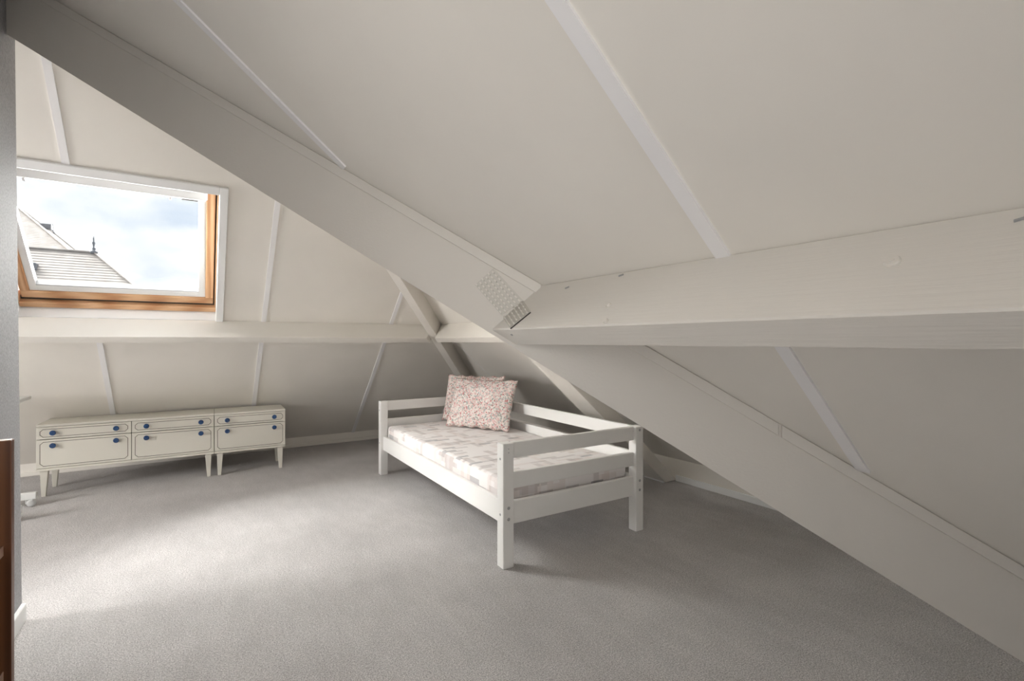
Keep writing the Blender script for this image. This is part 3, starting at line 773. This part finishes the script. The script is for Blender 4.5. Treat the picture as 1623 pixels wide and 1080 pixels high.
# ------------------------------------------------------------------ white wheeled table in the alcove
tb = tag(empty('wheeled_table', (-1.45, 4.37, 0)), 'white wheeled side table peeping out from behind the left partition', 'table')
box('table_top', -0.47, 0.478, -0.25, 0.25, 0.700, 0.724, 'table_white', tb, 0.004)
box('column', -0.42, -0.36, -0.04, 0.04, 0.09, 0.70, 'table_white', tb, 0.004)
box('cross_bar', -0.43, -0.39, -0.24, 0.13, 0.045, 0.09, 'table_white', tb, 0.003)
for y0 in (-0.24, 0.09):
    br = box('base_bar', -0.39, 0.535, y0, y0 + 0.04, 0.045, 0.09, 'table_white', tb, 0.003)
    for x0 in (-0.36, 0.500):
        cs = lathe('caster', [(0.010, -0.013), (0.021, -0.012), (0.024, -0.006), (0.024, 0.006), (0.021, 0.012), (0.010, 0.013)], 'caster_grey', br, 'Y', 18, (0, 0, 0))
        cs.location = (x0 + 0.012, y0 - 0.002, 0.0242)
        box('caster_fork', x0 - 0.022, x0 + 0.012, y0 + 0.012, y0 + 0.022, 0.016, 0.046, 'caster_grey', br, 0.002)

# ------------------------------------------------------------------ roofs seen through the window
def hip_roof(name, label, rp, ridge_dir, rlen, pitch, drop, course, wall_to, step):
    E_ = tag(empty(name, (rp[0], rp[1], wall_to), math.atan2(ridge_dir[1], ridge_dir[0])), label, 'building')
    # local: ridge along +x from 0 to rlen at height hz, hips fall away at both ends
    hz = rp[2] - wall_to; run = drop / pitch
    rows = []
    n_ = int(run / (course * math.cos(math.atan(pitch)))) + 1
    cw = run / n_
    for sgn in (1, -1):
        sol = []
        for i in range(n_):
            d0, d1 = i * cw, (i + 1) * cw
            z0, z1 = hz - d0 * pitch - 0.00, hz - d1 * pitch
            pts = [(-d0, sgn * d0, z0), (rlen + d0, sgn * d0, z0), (rlen + d1, sgn * d1, z1 + step), (-d1, sgn * d1, z1 + step)]
            low = [(p[0], p[1], p[2] - 0.08 - step * (k_ > 1)) for k_, p in enumerate(pts)]
            sol.append((pts + low, HEXF))
        o = multi('tile_slope', sol, 'roof_tile', E_); o['kind'] = 'stuff'
    for x0, sg in ((0, -1), (rlen, 1)):
        sol = []
        for i in range(n_):
            d0, d1 = i * cw, (i + 1) * cw
            z0, z1 = hz - d0 * pitch, hz - d1 * pitch
            pts = [(x0 + sg * d0, -d0, z0), (x0 + sg * d0, d0, z0), (x0 + sg * d1, d1, z1 + step), (x0 + sg * d1, -d1, z1 + step)]
            low = [(p[0], p[1], p[2] - 0.08 - step * (k_ > 1)) for k_, p in enumerate(pts)]
            sol.append((pts + low, HEXF))
        o = multi('tile_hip_end', sol, 'roof_tile', E_); o['kind'] = 'stuff'
    box('ridge_cap', -0.1, rlen + 0.1, -0.13, 0.13, hz - 0.05, hz + 0.12, 'roof_tile', E_, 0.04)
    for x0, sg in ((0, -1), (rlen, 1)):
        for sy in (1, -1):
            p0, p1 = Vector((x0, 0, hz + 0.05)), Vector((x0 + sg * run, sy * run, hz + 0.05 - drop))
            side = Vector((-sy, sg, 0)).normalized() * 0.12; up = Vector((0, 0, 0.10))
            v8 = [p0 - side, p0 + side, p0 + side + up, p0 - side + up, p1 - side, p1 + side, p1 + side + up, p1 - side + up]
            hexa('hip_cap', [tuple(q) for q in v8], 'roof_tile', E_)
    box('walls', -run + 0.3, rlen + run - 0.3, -run + 0.3, run - 0.3, 0, hz - drop + 0.1, 'facade', E_)
    return E_, hz
E1, hz1 = hip_roof('neighbour_house', 'nearer neighbouring house with long tiled roof and a dark finial on its ridge end', (-27.27, 52.15, 8.33), (1, 0), 20.0, 0.98, 8.0, 0.33, -6.0, 0.035)
E2, hz2 = hip_roof('neighbour_house', 'farther neighbouring house whose tiled ridge and finial rise behind the nearer roof', (-18.9, 81.1, 17.7), (0, 1), 20.0, 0.98, 10.0, 0.33, -6.0, 0.02)
def finial(E_, x, hz, s_):
    lathe('finial', [(0.20 * s_, -0.1), (0.30 * s_, 0.06), (0.22 * s_, 0.16), (0.12 * s_, 0.22), (0.16 * s_, 0.36), (0.05 * s_, 0.44), (0.10 * s_, 0.70), (0.13 * s_, 0.80), (0.06 * s_, 0.92), (0.05 * s_, 1.2), (0.01, 1.42)], 'finial_lead', E_, 'Z', 10, (x, 0, hz))
finial(E1, 20.0, hz1, 1.0); finial(E2, 20.0, hz2, 0.9)
box('roof_vent', 16.2, 17.0, -2.2, -1.4, hz1 - 1.9, hz1 - 1.35, 'finial_lead', E1, 0.05)
box('roof_light', 9.0, 10.2, -1.9, -0.7, hz2 - 1.3, hz2 - 0.6, 'finial_lead', E2, 0.05)
